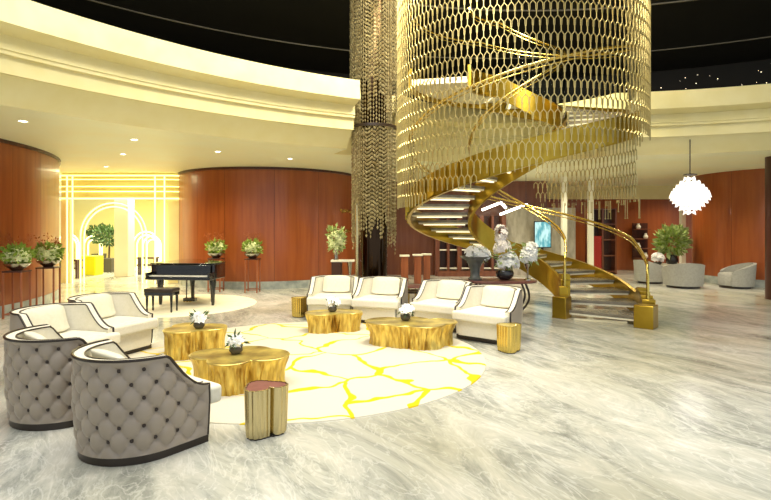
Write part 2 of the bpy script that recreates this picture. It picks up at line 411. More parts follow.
def blossoms(mb, c, rad, n, size, seed=1, shell=.7):
    rg = random.Random(seed)
    for _ in range(n):
        while True:
            d = Vector((rg.uniform(-1, 1), rg.uniform(-1, 1), rg.uniform(-.6, 1)))
            if shell < d.length < 1: break
        p = Vector((c[0]+d.x*rad[0], c[1]+d.y*rad[1], c[2]+d.z*rad[2])); nrm = (d+Vector((0, -.3, .4))).normalized()
        a = nrm.orthogonal().normalized(); b_ = nrm.cross(a); s = size*rg.uniform(.75, 1.25); ph = rg.uniform(0, 6)
        for k in range(5):
            t = ph+k*2*pi/5; u = a*cos(t)+b_*sin(t); w = nrm.cross(u)
            mb.add([p, p+u*s*.6+w*s*.36+nrm*s*.18, p+u*s+nrm*s*.1, p+u*s*.6-w*s*.36+nrm*s*.18], [(0, 1, 2), (0, 2, 3)])
        mb.ball(p+nrm*s*.12, s*.16, n=5, m=3)

# ------------------------------------------------------------------ barrel armchair (front = +X)
CR, AX, CH = .47, .33, .80
CH = .775
PERI = AX*2+pi*CR
def cpath(u, off=0.0):
    r = CR-off
    if u < AX: return Vector((AX-u, -r, 0)), Vector((0, -1, 0))
    if u > AX+pi*CR: return Vector((u-AX-pi*CR, r, 0)), Vector((0, 1, 0))
    a = -pi/2-(u-AX)/CR
    return Vector((r*cos(a), r*sin(a), 0)), Vector((cos(a), sin(a), 0))
def ctop(u):
    d = min(u, PERI-u); x = AX-d
    t = max(0, min(1, (x+.02)/.33))
    return CH-.29*sin(pi/2*t)
def make_armchair(buttons, loc, rz, label, group):
    t = thing('barrel_armchair', loc, label, 'armchair', rz, group)
    a_, bz = .182, .105
    m = MB(); NU, NV = (170, 70) if buttons else (60, 12); rows = []
    for j in range(NV+1):
        row = []
        for i in range(NU+1):
            u = PERI*i/NU; p, n = cpath(u); top = ctop(u); z = .065+(top-.065)*j/NV; v = (z-.06)/.74
            d = .018*sin(pi*min(1, v))-.02*(1-v)
            if buttons:
                uu = u-PERI/2; s_ = uu/a_+(z-.07)/(2*bz); t_ = uu/a_-(z-.07)/(2*bz)
                pil = (abs(sin(pi*s_))*abs(sin(pi*t_)))**.30
                ds = s_-round(s_); dt = t_-round(t_); rr = ((ds+dt)*a_/2)**2+((ds-dt)*bz)**2
                edge = min(1, (top-z)/.05, u/.05, (PERI-u)/.05, (z-.065)/.04); edge = max(0, edge)
                d += edge*(-.034*(1-pil)-.020*exp(-rr/.0007))
            row.append(p+n*d+Vector((0, 0, z)))
        rows.append(row)
    m.grid(rows); sh = m.build('outer_shell', M['taupe'], t, smooth=70)
    if buttons:
        bm_ = MB(); bm_.ball((0, 0, 0), .017, .017, .017, 8, 5); k0 = None
        for jz in range(1, 7):
            z = .07+jz*bz
            for iu in range(-9, 10):
                if (iu+jz) % 2: continue
                uu = iu*a_/2; u = PERI/2+uu
                if u < .06 or u > PERI-.06 or z > ctop(u)-.06: continue
                p, n = cpath(u); v = (z-.06)/.74
                q = p+n*(.018*sin(pi*v)-.02*(1-v)-.044)+Vector((0, 0, z))
                if k0 is None: k0 = bm_.build('button', M['button'], sh, smooth=60, loc=q)
                else:
                    k = k0.copy(); col.objects.link(k); k.parent = sh; k.location = q
    # inner lining, rim top and arm fronts
    m = MB(); rows = []; TH = .085
    for i in range(61):
        u = PERI*i/60; top = ctop(u); p0, n = cpath(u); p1, _ = cpath(u, TH)
        rows.append([p0+Vector((0, 0, top)), p0*.5+p1*.5+Vector((0, 0, top+.008)), p1+Vector((0, 0, top-.008)), p1*.6+p1*.4+Vector((0, 0, .5*top+.14)), p1+Vector((0, 0, .2))])
    m.grid(rows)
    for u in (0, PERI):
        p0, n = cpath(u); p1, _ = cpath(u, TH); top = ctop(u)
        p0 = p0-n*.018
        m.add([p0+Vector((0, 0, .065)), p1+Vector((0, 0, .065)), p1+Vector((0, 0, top)), p0+Vector((0, 0, top))], [(0, 1, 2, 3)])
    m.build('inner_lining', M['cream'], t, smooth=50)
    m = MB(); pts = []
    for z in (.07, .2, .35): 
        p, n = cpath(0); pts.append(p+n*(.018*sin(pi*(z-.06)/.74)-.02*(1-(z-.06)/.74))+Vector((.004, 0, z)))
    for i in range(71):
        u = PERI*i/70; p, n = cpath(u); pts.append(p+n*.0+Vector((0, 0, ctop(u)+.004)))
    for z in (.35, .2, .07):
        p, n = cpath(PERI); pts.append(p+n*(.018*sin(pi*(z-.06)/.74)-.02*(1-(z-.06)/.74))+Vector((.004, 0, z)))
    rs = [.008]*3+[.012]*71+[.008]*3
    m.tube(pts, .016, 6, rs=rs)
    # inner edge trim
    pts = [cpath(PERI*i/70, TH)[0]+Vector((0, 0, ctop(PERI*i/70)-.002)) for i in range(71)]
    m.tube(pts, .008, 6); m.build('rim_trim', M['dark_trim'], t, smooth=60)
    # seat base, cushion, plinth, back pillow
    def dshape(r, xf, n=20): return [(xf, -r), (xf, r)]+[(r*cos(pi/2+pi*k/n), r*sin(pi/2+pi*k/n)) for k in range(n+1)]
    m = MB(); m.prism(dshape(.375, .40), .06, .29); m.build('seat_base', M['cream'], t, bevel=.012)
    m = MB(); m.prism([(AX+.15, -.45), (AX+.15, .45), (.345, .45), (.345, -.45)], .295, .445); 
    m.prism(dshape(.378, .36), .295, .445); m.v = [(x, y, z+(.02 if z > .4 else 0)*(1-min(1, (y/.45)**2))) for x, y, z in m.v]
    m.build('seat_cushion', M['cream'], t, bevel=.035, seg=4)
    m = MB(); m.prism(dshape(.435, AX+.02), 0, .062); m.build('plinth', M['dark_trim'], t, smooth=30)
    m = MB(); rows = []
    for j in range(9):
        w = -1+2*j/8; row = []
        for i in range(16):
            a = 2*pi*i/16; sq = lambda q: math.copysign(abs(q)**.55, q)
            prof = (1-abs(w)**3.5)**.5 if abs(w) < 1 else 0.02
            row.append((sq(cos(a))*.065*prof-.21-.06*(sin(a)), w*.27, .63+sq(sin(a))*.165*(.82+.18*prof)))
        rows.append(row)
    m.grid(rows, True); m.build('back_pillow', M['pillow'], t, smooth=80, subsurf=1)
    return t

G_ARM = 'cream lined barrel armchairs round the rug'
chairA = make_armchair(True, (-2.01, 4.20, 0), R(53), 'tufted taupe barrel armchair in front with its back turned, beside the ribbed brass stool', G_ARM)
chairB = dup(chairA, (-3.02, 4.86, 0), R(48), 'tufted taupe barrel armchair seen from behind at the left edge of the picture', G_ARM)
chairC = make_armchair(False, (-3.87, 6.10, .0145), R(-18), 'cream barrel armchair just behind the left tufted chair, facing right', G_ARM)
dup(chairC, (-3.87, 7.16, .0145), R(-22), 'cream barrel armchair nearest the piano bench, left end of the left row', G_ARM)
dup(chairC, (-1.0, 10.1, 0), R(-95), 'cream armchair facing forward beside the small gold stool, first of the far four', G_ARM)
dup(chairC, (-.06, 9.66, .0145), R(-108), 'cream armchair directly in front of the bead column, second of the far four', G_ARM)
dup(chairC, (1.05, 9.08, .0145), R(-125), 'cream armchair between the round tier table and the far right armchair', G_ARM)
dup(chairC, (1.68, 8.14, .0145), R(-128), 'cream armchair beside the gold stool near the staircase, nearest of the far four', G_ARM)

# ------------------------------------------------------------------ rug, mat
m = MB(); m.lathe([(0.001, .014), (2.46, .014), (2.48, .010), (2.485, 0)], 128); o = m.build('round_rug', M['rug'], smooth=30, loc=(-1.15, 7.05, 0))
tag(o, 'large round cream rug with branching yellow veins', 'rug')
m = MB(); m.lathe([(0.001, .010), (1.73, .010), (1.75, 0)], 96); o = m.build('round_mat', M['mat_cream'], smooth=30, loc=(-4.75, 11.75, 0))
tag(o, 'round pale cream mat under the black piano', 'rug')
RUGZ = .014

# ------------------------------------------------------------------ gold trunk tables
def trunk_table(px, Y, h, lobes, rz, seed, label, group, base=.25):
    sx = sy = 1.0
    t = thing('trunk_coffee_table', (gx(px, Y), Y, RUGZ), label, 'coffee table', rz, group)
    N_ = 220; 
    def rad(a):
        vals = [base]
        for cx_, cy_, r_ in lobes:
            bq = cx_*cos(a)+cy_*sin(a); dq = bq*bq-(cx_*cx_+cy_*cy_-r_*r_)
            if dq > 0: vals.append(bq+sqrt(dq))
        p = 26.0; return sum(max(v_, .01)**p for v_ in vals)**(1/p)
    m = MB(); rows = []; ZS = 12
    for j in range(ZS+1):
        v = j/ZS; row = []
        for i in range(N_):
            a = 2*pi*i/N_; r = rad(a)
            fl = noise.noise(Vector((cos(a)*9+seed, sin(a)*9, v*1.0)))*.045+noise.noise(Vector((cos(a)*22+seed, sin(a)*22, v*1.6)))*.028
            k = .86+.14*v**2.2+.05*(1-v)**3
            r = r*k+fl*(1-v**6*.8)
            row.append((r*cos(a)*sx, r*sin(a)*sy, v*h))
        rows.append(row)
    m.grid(rows, True); m.build('trunk', M['gold_bright'], t, smooth=60)
    m = MB(); rows = []
    for s_, dz in ((1.0, 0), (1.015, .006), (1.0, .014), (.97, .016), (.93, .008), (.6, .010), (.3, .012), (.01, .012)):
        rows.append([((rad(2*pi*i/N_)*s_)*cos(2*pi*i/N_)*sx, (rad(2*pi*i/N_)*s_)*sin(2*pi*i/N_)*sy, h+dz) for i in range(N_)])
    m.grid(rows, True); m.build('tabletop', M['gold_top'], t, smooth=50)
    return t
G_T = 'gold tree trunk coffee tables on the rug'
trunk_table(240, 5.70, .32, [(-.31, .06, .25), (-.06, -.19, .24), (.27, .0, .27), (.06, .16, .26)], R(3), 1.0, 'large lobed gold trunk table just behind the ribbed brass stool', G_T)
trunk_table(196, 7.05, .36, [(-.13, -.10, .26), (.16, .05, .24), (-.16, .16, .22)], R(0), 5.0, 'smaller gold trunk table nearest the left row of armchairs', G_T, .2)
trunk_table(334, 8.72, .30, [(-.20, -.04, .28), (.26, .04, .22), (.05, .12, .24)], R(0), 9.0, 'gold trunk table farthest back on the rug, before the small gold stool', G_T, .2)
trunk_table(411, 7.72, .32, [(-.38, .04, .31), (.20, -.16, .30), (.45, .06, .24), (0, .12, .30), (-.1, -.08, .3)], R(-4), 13.0, 'wide gold trunk table at the right side of the rug, before the far armchairs', G_T)

def trunk_stool(px, Y, r, h, seed, label, top, m_body, groove):
    t = thing('trunk_side_table', (gx(px, Y), Y, 0), label, 'side table', R(seed*20), 'small ribbed trunk side tables')
    N_ = 160
    def rad(a): return r*(1+.16*cos(3*a+.6)+.10*cos(2*a)) + .012*abs(sin(groove*a))
    def crease(a):
        return .06*exp(-(((a-R(300)+pi) % (2*pi)-pi)/.12)**2)
    m = MB(); rows = []
    for j in range(7):
        v = j/6; k = .93+.07*v if j else .90
        rows.append([((rad(2*pi*i/N_)-crease(2*pi*i/N_))*k*cos(2*pi*i/N_), (rad(2*pi*i/N_)-crease(2*pi*i/N_))*k*sin(2*pi*i/N_), .012+v*(h-.012)) for i in range(N_)])
    rows.append([((rad(2*pi*i/N_)-crease(2*pi*i/N_)-.012)*cos(2*pi*i/N_), (rad(2*pi*i/N_)-crease(2*pi*i/N_)-.012)*sin(2*pi*i/N_), h+.002) for i in range(N_)])
    m.grid(rows, True); m.build('body', m_body, t, smooth=40)
    m = MB(); m.grid([[((rad(2*pi*i/N_)-crease(2*pi*i/N_)-.014)*s_*cos(2*pi*i/N_), (rad(2*pi*i/N_)-crease(2*pi*i/N_)-.014)*s_*sin(2*pi*i/N_), h-.002) for i in range(N_)] for s_ in (1, .5, .01)], True)
    m.build('tabletop', top, t)
    m = MB(); m.grid([[(rad(2*pi*i/N_)*.86*s_*cos(2*pi*i/N_), rad(2*pi*i/N_)*.86*s_*sin(2*pi*i/N_), z) for i in range(N_)] for s_, z in ((.01, 0), (1, 0), (1, .014))], True)
    m.build('base', M['dark_trim'], t)
trunk_stool(264, 4.38, .155, .41, 1, 'ribbed brass trunk stool with rosewood top in front of the rug', M['bronze_top'], M['gold_pale'], 11)
trunk_stool(509, 7.3, .155, .38, 2, 'ribbed gold stool at right of the far armchairs', M['gold_top'], M['gold'], 9)
trunk_stool(299.5, 10.15, .14, .38, 3, 'small ribbed gold stool at left of the far armchairs', M['gold_top'], M['gold'], 9)

# centrepieces
def centrepiece(px, Y, z, label, sz, seed, dark=False):
    t = thing('flower_centrepiece', (gx(px, Y), Y, z), label, 'flower arrangement', 0, 'white flower centrepieces on the gold tables')
    m = MB(); m.lathe([(.001, 0), (.05, 0), (.075, .03), (.07, .075), (.055, .085), (.05, .075), (.001, .07)], 20); m.build('bowl', M['dark_bowl'] if dark else M['pot'], t, smooth=50)
    m = MB(); leafcloud(m, (0, 0, .14), (.08, .08, .04), 26, .09, seed=seed, flat=.25); m.build('leaves', M['leaf_dark'], t)
    m = MB(); blossoms(m, (0, 0, .11+sz*.4), (sz, sz, sz*.75), 20, .06, seed=seed, shell=.4); m.build('blossoms', M['petal'], t)
TZ = RUGZ+.0165
centrepiece(199, 7.0, TZ+.36, 'white blossoms in a bowl on the smaller left gold table', .08, 3)
centrepiece(236, 5.75, TZ+.32, 'low white and green arrangement on the large lobed gold table', .07, 4)
centrepiece(332.5, 8.75, TZ+.30, 'white star shaped flowers on the farthest gold table', .11, 5)
centrepiece(405.5, 7.8, TZ+.32, 'pale cream blossoms on the wide right gold table', .12, 6)

# ------------------------------------------------------------------ round tier table and oval console
t = thing('tier_table', (gx(416, 10.35), 10.35, 0), 'round two tier side table with dark top on brass legs between the far armchairs', 'side table')
m = MB(); m.lathe([(.001, .56), (.22, .56), (.235, .575), (.22, .59), (.001, .59)], 32); m.build('tabletop', M['bronze_top'], t, smooth=40)
m = MB(); m.lathe([(.001, .47), (.25, .47), (.25, .50), (.001, .50)], 32, (-.05, -.08, 0)); m.build('lower_shelf', M['dark_trim'], t, smooth=40)
for k in range(3):
    a = R(90+120*k); m = MB(); m.tube([(.17*cos(a), .17*sin(a), 0), (.17*cos(a), .17*sin(a), .56)], .016, 8); m.build('leg', M['gold'], t, smooth=60)

OX, OY = gx(501, 10.3), 10.3
t = thing('oval_console', (OX, OY, 0), 'dark oval table with curved bronze legs behind the far armchairs', 'table')
m = MB(); m.lathe([(.001, .66), (.70, .66), (.73, .685), (.70, .71), (.001, .71)], 48, sx=1, sy=.5); m.build('tabletop', M['bronze_top'], t, smooth=40)
for sx in (-1, 1):
    for sy in (-1, 1):
        m = MB(); pts = [(sx*(.28+.22*sin(pi*v)*(1-v*.3)-.06*(1-v)+.16*v), sy*(.12+.06*v), .66*v) for v in [k/12 for k in range(13)]]
        m.tube(pts, .022, 8); m.build('leg', M['dark_trim'], t, smooth=60)
    m = MB(); m.tube([(sx*.40, -.14, .30), (sx*.40, .14, .30)], .015, 6); m.build('stretcher', M['dark_trim'], t, smooth=60)
TT = .71
t = thing('trumpet_urn', (gx(475, OY), OY, TT), 'grey flared trumpet urn of white flowers on the oval table', 'vase')
m = MB(); m.lathe([(.001, 0), (.13, 0), (.14, .03), (.10, .06), (.09, .14), (.11, .26), (.17, .38), (.30, .46), (.31, .475), (.28, .47), (.14, .40), (.001, .38)], 32); m.build('body', M['grey_urn'], t, smooth=50)
m = MB(); blossoms(m, (.04, 0, .55), (.24, .18, .12), 46, .075, seed=11); blossoms(m, (.16, -.05, .50), (.14, .14, .12), 36, .075, seed=21); build_ = m.build('blossoms', M['petal'], t)
m = MB(); leafcloud(m, (.08, 0, .50), (.24, .18, .12), 40, .11, seed=12, flat=.35); m.build('leaves', M['leaf_pale'], t)
t = thing('flower_bowl', (gx(505, OY), OY+.02, TT), 'dark round bowl with a tall spray of white blossom, middle of the oval table', 'flower arrangement')
m = MB(); m.lathe([(.001, 0), (.09, 0), (.17, .07), (.18, .14), (.15, .20), (.13, .2), (.001, .17)], 28); m.build('bowl', M['dark_bowl'], t, smooth=50)
m = MB(); blossoms(m, (-.05, 0, .66), (.15, .13, .18), 46, .075, seed=13); blossoms(m, (-.07, 0, .90), (.10, .09, .22), 40, .07, seed=23); m.build('tall_spray', M['petal_blush'], t)
m = MB(); blossoms(m, (.06, -.03, .36), (.22, .17, .16), 64, .075, seed=14); blossoms(m, (.12, 0, .44), (.13, .13, .12), 36, .075, seed=24); m.build('blossoms', M['petal'], t)
m = MB(); leafcloud(m, (.0, 0, .47), (.17, .15, .27), 60, .12, seed=15, flat=.35); m.build('leaves', M['leaf_pale'], t)
t = thing('stem_vase', (gx(527.5, OY), OY-.02, TT), 'slim silver stemmed vase with a ball of white flowers, right end of the oval table', 'vase')
m = MB(); m.lathe([(.001, 0), (.075, 0), (.07, .02), (.02, .04), (.018, .2), (.05, .25), (.08, .33), (.06, .33), (.001, .28)], 24); m.build('body', M['silver'], t, smooth=50)
m = MB(); blossoms(m, (.02, 0, .48), (.16, .15, .15), 50, .075, seed=16); blossoms(m, (.05, 0, .62), (.12, .12, .14), 36, .075, seed=26); m.build('blossoms', M['petal'], t)
m = MB(); leafcloud(m, (.03, 0, .50), (.17, .15, .2), 40, .11, seed=17, flat=.35); m.build('leaves', M['leaf_pale'], t)

# ------------------------------------------------------------------ grand piano (player side = -Y)
t = thing('grand_piano', (-4.52, 11.45, .010), 'black grand piano with closed lid on the round cream mat', 'piano', R(-6))
out = [(-.74, 0), (.74, 0), (.74, .55)]
for k in range(1, 13):
    v = k/12; out.append((.74-1.05*(v*v*(3-2*v)), .55+.95*v))
out += [(-.45, 1.58), (-.62, 1.56), (-.74, 1.45)]
m = MB(); m.prism(out, .60, .93); m.build('case', M['black_lacquer'], t, bevel=.012)
m = MB(); m.prism([(x*1.015, y+(.012 if y > .1 else -.02)) for x, y in out], .936, .958); m.build('lid', M['black_lacquer'], t, bevel=.006)
m = MB(); m.prism([(-.74, -.24), (.74, -.24), (.74, 0), (-.74, 0)], .60, .66); m.build('keybed', M['black_lacquer'], t, bevel=.008)
for sx in (-1, 1):
    m = MB(); m.prism([(sx*.74, -.24), (sx*.74, 0), (sx*.68, 0), (sx*.68, -.24)][::sx], .66, .76); m.build('cheek', M['black_lacquer'], t, bevel=.015)
m = MB(); m.box((0, -.11, .68), (1.34, .16, .02)); m.build('keyboard', M['ivory'], t)
m = MB(); m.box((0, -.04, .80), (1.34, .03, .24)); m.build('fallboard', M['black_lacquer'], t, bevel=.008)
for x, y in ((-.62, .18), (.62, .18), (-.42, 1.30)):
    m = MB(); m.lathe([(.001, .0), (.03, .0), (.035, .05), (.04, .08), (.055, .35), (.075, .5), (.075, .60), (.001, .6)], 16, (x, y, 0)); m.build('leg', M['black_lacquer'], t, smooth=50)
lyr = MB(); lyr.tube([(-.09, .35, .12), (-.08, .35, .60)], .016, 8); lyr.tube([(.09, .35, .12), (.08, .35, .60)], .016, 8); lyr.box((0, .35, .10), (.28, .12, .07))
ly = lyr.build('pedal_lyre', M['black_lacquer'], t, smooth=50)
for k in (-1, 0, 1):
    m = MB(); m.box((k*.07, .25, .07), (.03, .12, .015)); m.build('pedal', M['gold'], ly)
t = thing('piano_bench', (-4.66, 10.72, .010), 'black padded bench standing before the piano keyboard', 'bench', R(-4))
m = MB(); m.box((0, 0, .45), (.62, .34, .08)); m.build('cushion', M['dark_trim'], t, bevel=.025, seg=3)
m = MB(); m.box((0, 0, .38), (.60, .32, .07)); m.build('apron', M['black_lacquer'], t, bevel=.005)
for sx in (-1, 1):
    for sy in (-1, 1):
        m = MB(); m.lathe([(.001, 0), (.016, 0), (.022, .03), (.018, .08), (.03, .30), (.03, .36)], 10, (sx*.26, sy*.12, 0)); m.build('leg', M['black_lacquer'], t, smooth=50)

# ------------------------------------------------------------------ flower bowls on slim stands
def plant_stand(x, y, h, rz, label, label2, seed, w=.36, spread=.22):
    t = thing('plant_stand', (x, y, 0), label, 'stand', rz, 'slim brass plant stands')
    m = MB(); m.box((0, 0, h-.015), (w, w, .03)); m.build('top_plate', M['wood_dark'], t, bevel=.005)
    for sx in (-1, 1):
        for sy in (-1, 1):
            m = MB(); m.box((sx*(w/2-.02), sy*(w/2-.02), (h-.03)/2), (.03, .03, h-.03)); m.build('leg', M['copper'], t)
    m = MB()
    for a in (-1, 1): m.box((0, a*(w/2-.02), .08), (w-.06, .015, .02)); m.box((a*(w/2-.02), 0, .08), (.015, w-.06, .02))
    m.build('stretcher', M['copper'], t)
    t = thing('flower_bowl', (x, y, h), label2, 'flower arrangement', rz, 'green and white flower bowls')
    m = MB(); m.lathe([(.001, 0), (.09, 0), (.10, .02), (.20, .09), (.235, .14), (.22, .145), (.17, .1), (.001, .08)], 32); m.build('bowl', M['silver'], t, smooth=50)
    s = spread
    m = MB(); leafcloud(m, (0, 0, .30), (s, s, s*.72), 170, .13, seed=seed, flat=.5); m.build('foliage', M['leaf'], t)
    m = MB(); blossoms(m, (0, 0, .30), (s*1.02, s*1.02, s*.72), 70, .075, seed=seed+1); m.build('blossoms', M['petal_green'], t)
    rg = random.Random(seed); m = MB()
    for k in range(9):
        a = rg.uniform(0, 6.28); d = rg.uniform(.5, 1); q = Vector((s*d*cos(a)*1.25, s*d*sin(a)*1.25, .30+s*rg.uniform(.9, 1.7)))
        m.tube([(0, 0, .2), q*.6+Vector((0, 0, .1)), q], .004, 4)
        leafcloud(m, q, (.05, .05, .06), 9, .05, seed=seed+k, flat=.5, shell=0)
    m.build('sprig', M['petal_red'], t)
plant_stand(gx(17, 10.05), 10.05, .92, R(8), 'slim stand at the left edge against the curved wood wall', 'bowl of green and white flowers at the left edge', 21)
plant_stand(gx(48.5, 11.0), 11.0, .92, R(12), 'slim stand beside the wood wall edge, next to the portal', 'bowl of green and white flowers next to the lit portal', 31)
plant_stand(gx(216, 14.2), 14.2, .92, 0, 'slim stand against the round wall just behind the piano tail', 'bowl of green and white flowers directly behind the piano tail', 41)
plant_stand(gx(252.5, 14.0), 14.0, .92, 0, 'slim stand in the middle of the round wood wall', 'bowl of green and white flowers in the middle of the round wood wall', 51)
t = thing('console_table', (gx(343, 13.6), 13.6, 0), 'marble topped dark console table beside the bead column', 'table')
m = MB(); m.box((0, 0, .885), (.62, .36, .05)); m.build('tabletop', M['white_wall'], t, bevel=.008)
m = MB(); m.box((-.16, 0, .43), (.26, .3, .86)); m.build('cabinet', M['wood_dark'], t, bevel=.01)
m = MB(); m.lathe([(.001, 0), (.08, 0), (.05, .1), (.03, .3), (.04, .6), (.07, .86)], 16, (.18, 0, 0)); m.build('leg', M['silver'], t, smooth=50)
t = thing('tall_bouquet', (gx(336, 13.6), 13.6, .91), 'tall yellow green bouquet on the console beside the bead column', 'flower arrangement')
m = MB(); m.lathe([(.001, 0), (.07, 0), (.05, .08), (.06, .2), (.09, .28), (.001, .25)], 20); m.build('vase', M['silver'], t, smooth=50)
m = MB(); leafcloud(m, (0, 0, .55), (.22, .2, .34), 170, .13, seed=61); m.build('foliage', M['leaf_pale'], t)
m = MB(); blossoms(m, (.02, 0, .52), (.22, .2, .32), 60, .08, seed=62); m.build('blossoms', M['petal_green'], t)
# gold scroll ornaments on the wall beside the column
for k, (y_, lb) in enumerate(((211, 'upper gold scroll ornament on the wood wall beside the bead column'), (231, 'lower gold scroll ornament on the wood wall beside the bead column'))):
    m = MB(); pts = []
    for i in range(25):
        a = R(327+13*i/24); pts.append((WB[0]+(RB+.02)*cos(a), WB[1]+(RB+.02)*sin(a), CAMH-(y_-HY)*16.2/F+.07*sin(i*1.05)*(1-.02*i)))
    m.tube(pts, .016, 6); o = m.build('wall_scroll', M['gold'], smooth=60); tag(o, lb, 'ornament', 'gold scrolls on the wall')

# ------------------------------------------------------------------ spiral staircase
RI, RO_ = 1.0, 2.2
TH0, RATE, RISE = -38.0, .0100, .16
STEP = RISE/RATE
NT = 31
END = TH0+STEP*NT                        # about 426 deg
LAND = 528.0
def RO(th): return RO_+.27*max(0, 1-(th-TH0)/45)**2
def railh(th): return .24+1.0*min(1, max(.72, .72+(th-TH0)/110))+.20*min(1, max(0, (th-100)/120))
def sz(th): return min(RATE*(th-TH0), RATE*(END-TH0))
def pol(r, th, z): return (r*cos(R(th)), r*sin(R(th)), z)
st = thing('spiral_staircase', (SC[0], SC[1], 0), 'curving gold sided staircase rising through the hanging link curtain', 'staircase')
for k in range(NT):
    a0, a1 = TH0+STEP*k-1.5, TH0+STEP*(k+1)+1.0; z = RISE*(k+1)
    m = MB(); n = 6; top = []
    poly = [(RO(a0+(a1-a0)*i/n)*cos(R(a0+(a1-a0)*i/n)), RO(a0+(a1-a0)*i/n)*sin(R(a0+(a1-a0)*i/n))) for i in range(n+1)]+[(RI*cos(R(a1-(a1-a0)*i/n)), RI*sin(R(a1-(a1-a0)*i/n))) for i in range(n+1)]
    m.prism(poly, z-.05, z); td = m.build('tread', M['stone_tread'], st)
    c = (sum(p[0] for p in poly)/len(poly), sum(p[1] for p in poly)/len(poly))
    m = MB(); m.prism([(c[0]+(x-c[0])*.97, c[1]+(y-c[1])*.97) for x, y in poly], z-.085, z-.051); m.build('underside_panel', M['underside'], td)
    m = MB(); m.bar(pol(RI+.12, a1-2.2, z-.10), pol(RO_-.12, a1-2.2, z-.10), .05, .02); m.build('led_strip', M['led_soft'], td)
poly = [(RO_*cos(R(END+(LAND-END)*i/24)), RO_*sin(R(END+(LAND-END)*i/24))) for i in range(25)]+[(RI*cos(R(LAND-(LAND-END)*i/24)), RI*sin(R(LAND-(LAND-END)*i/24))) for i in range(25)]
m = MB(); m.prism(poly, sz(END)-.12, sz(END)); m.build('landing', M['underside'], st)
def ribbon(r0, r1, lo, hi, a0, a1, n):
    m = MB(); rows = []
    for i in range(n+1):
        th = a0+(a1-a0)*i/n; z = sz(th)
        fl = (RO(th)-RO_) if r0 > 1.5 else 0
        rows.append([pol(r0+fl, th, max(.0, z+lo)), pol(r1+fl, th, max(.0, z+lo)), pol(r1+fl, th, max(.02, z+hi)), pol(r0+fl, th, max(.02, z+hi))])
    m.grid(rows, True); m.f.append((0, 1, 2, 3)); o = len(m.v)-4; m.f.append((o+3, o+2, o+1, o)); return m
ribbon(RO_+.002, RO_+.07, -.22, .24, TH0+6, LAND, 180).build('outer_stringer', M['gold_panel'], st, smooth=25)
ribbon(RI-.07, RI-.002, -.26, .24, TH0+4, LAND, 180).build('inner_stringer', M['gold_panel'], st, smooth=25)
# cladding panels on the outer side, folded like gold leaves
m = MB()
for k in range(int((LAND-TH0-10)/7)):
    a = TH0+10+k*7; z0, z1 = sz(a), sz(a+7)
    r_ = RO(a+3); p = [pol(r_+.075, a, max(.0, z0-.20)), pol(r_+.11, a+6.6, max(0, z1-.20)), pol(r_+.11, a+6.6, z1+.22), pol(r_+.075, a, z0+.22)]
    m.add(p+[pol(r_+.071, a+6.7, max(0, z1-.2)), pol(r_+.071, a+6.7, z1+.22)], [(0, 1, 2, 3), (1, 4, 5, 2)])
m.build('cladding', M['gold_panel'], st)
for rf, nm in ((lambda th: RO(th)+.035, 'outer_glass'), (lambda th: RI-.035, 'inner_glass')):
    m = MB(); rows = []; A = [TH0+8+(LAND-TH0-8)*i/200 for i in range(201)]
    for th in A: rows.append([pol(rf(th), th, sz(th)+.24), pol(rf(th), th, sz(th)+railh(th)-.05)])
    m.grid(rows); m.build(nm, M['glass'], st, smooth=60)
    m = MB(); m.tube([pol(rf(TH0+6), TH0+6, .45), pol(rf(TH0+6), TH0+6.3, .82)]+[pol(rf(th), th, sz(th)+railh(th)) for th in A], .026, 8)
    m.build('handrail', M['gold'], st, smooth=60)
    m = MB(); m.tube([pol(rf(th), th, sz(th)+railh(th)-.08) for th in A], .011, 6); m.build('lower_rail', M['gold'], st, smooth=60)
    p = pol(rf(TH0+6), TH0+6, 0); m = MB(); m.box((p[0], p[1], .60), (.05, .05, .85), R(TH0)); m.build('newel_post', M['glass'], st)
# newel blocks
def newel(r_, th, w, d, h, nm):
    p = pol(r_, th, 0); m = MB(); m.box((p[0], p[1], h/2), (w, d, h), R(th)); m.build(nm, M['gold_panel'], st, bevel=.012)
newel(RO(TH0)+.0, TH0-3, .32, .34, .40, 'newel_block'); newel(RI-.04, TH0-3, .27, .30, .42, 'newel_block')
m = MB()
for k in range(4):
    p = pol(RO(TH0+4+k*4.5)+.03, TH0+4+k*4.5, 0); m.box((p[0], p[1], (.46+.05*k)/2), (.22-.02*k, .16, .46+.05*k), R(TH0+4+k*4.5+12))
m.build('stepped_cap', M['gold_panel'], st, bevel=.01)
m = MB()
for k in range(3):
    p = pol(RI-.05, TH0+7+k*10, 0); m.box((p[0], p[1], (.60+.11*k)/2), (.18, .18, .60+.11*k), R(TH0+7+k*10+10))
m.build('stepped_cap', M['gold_panel'], st, bevel=.01)

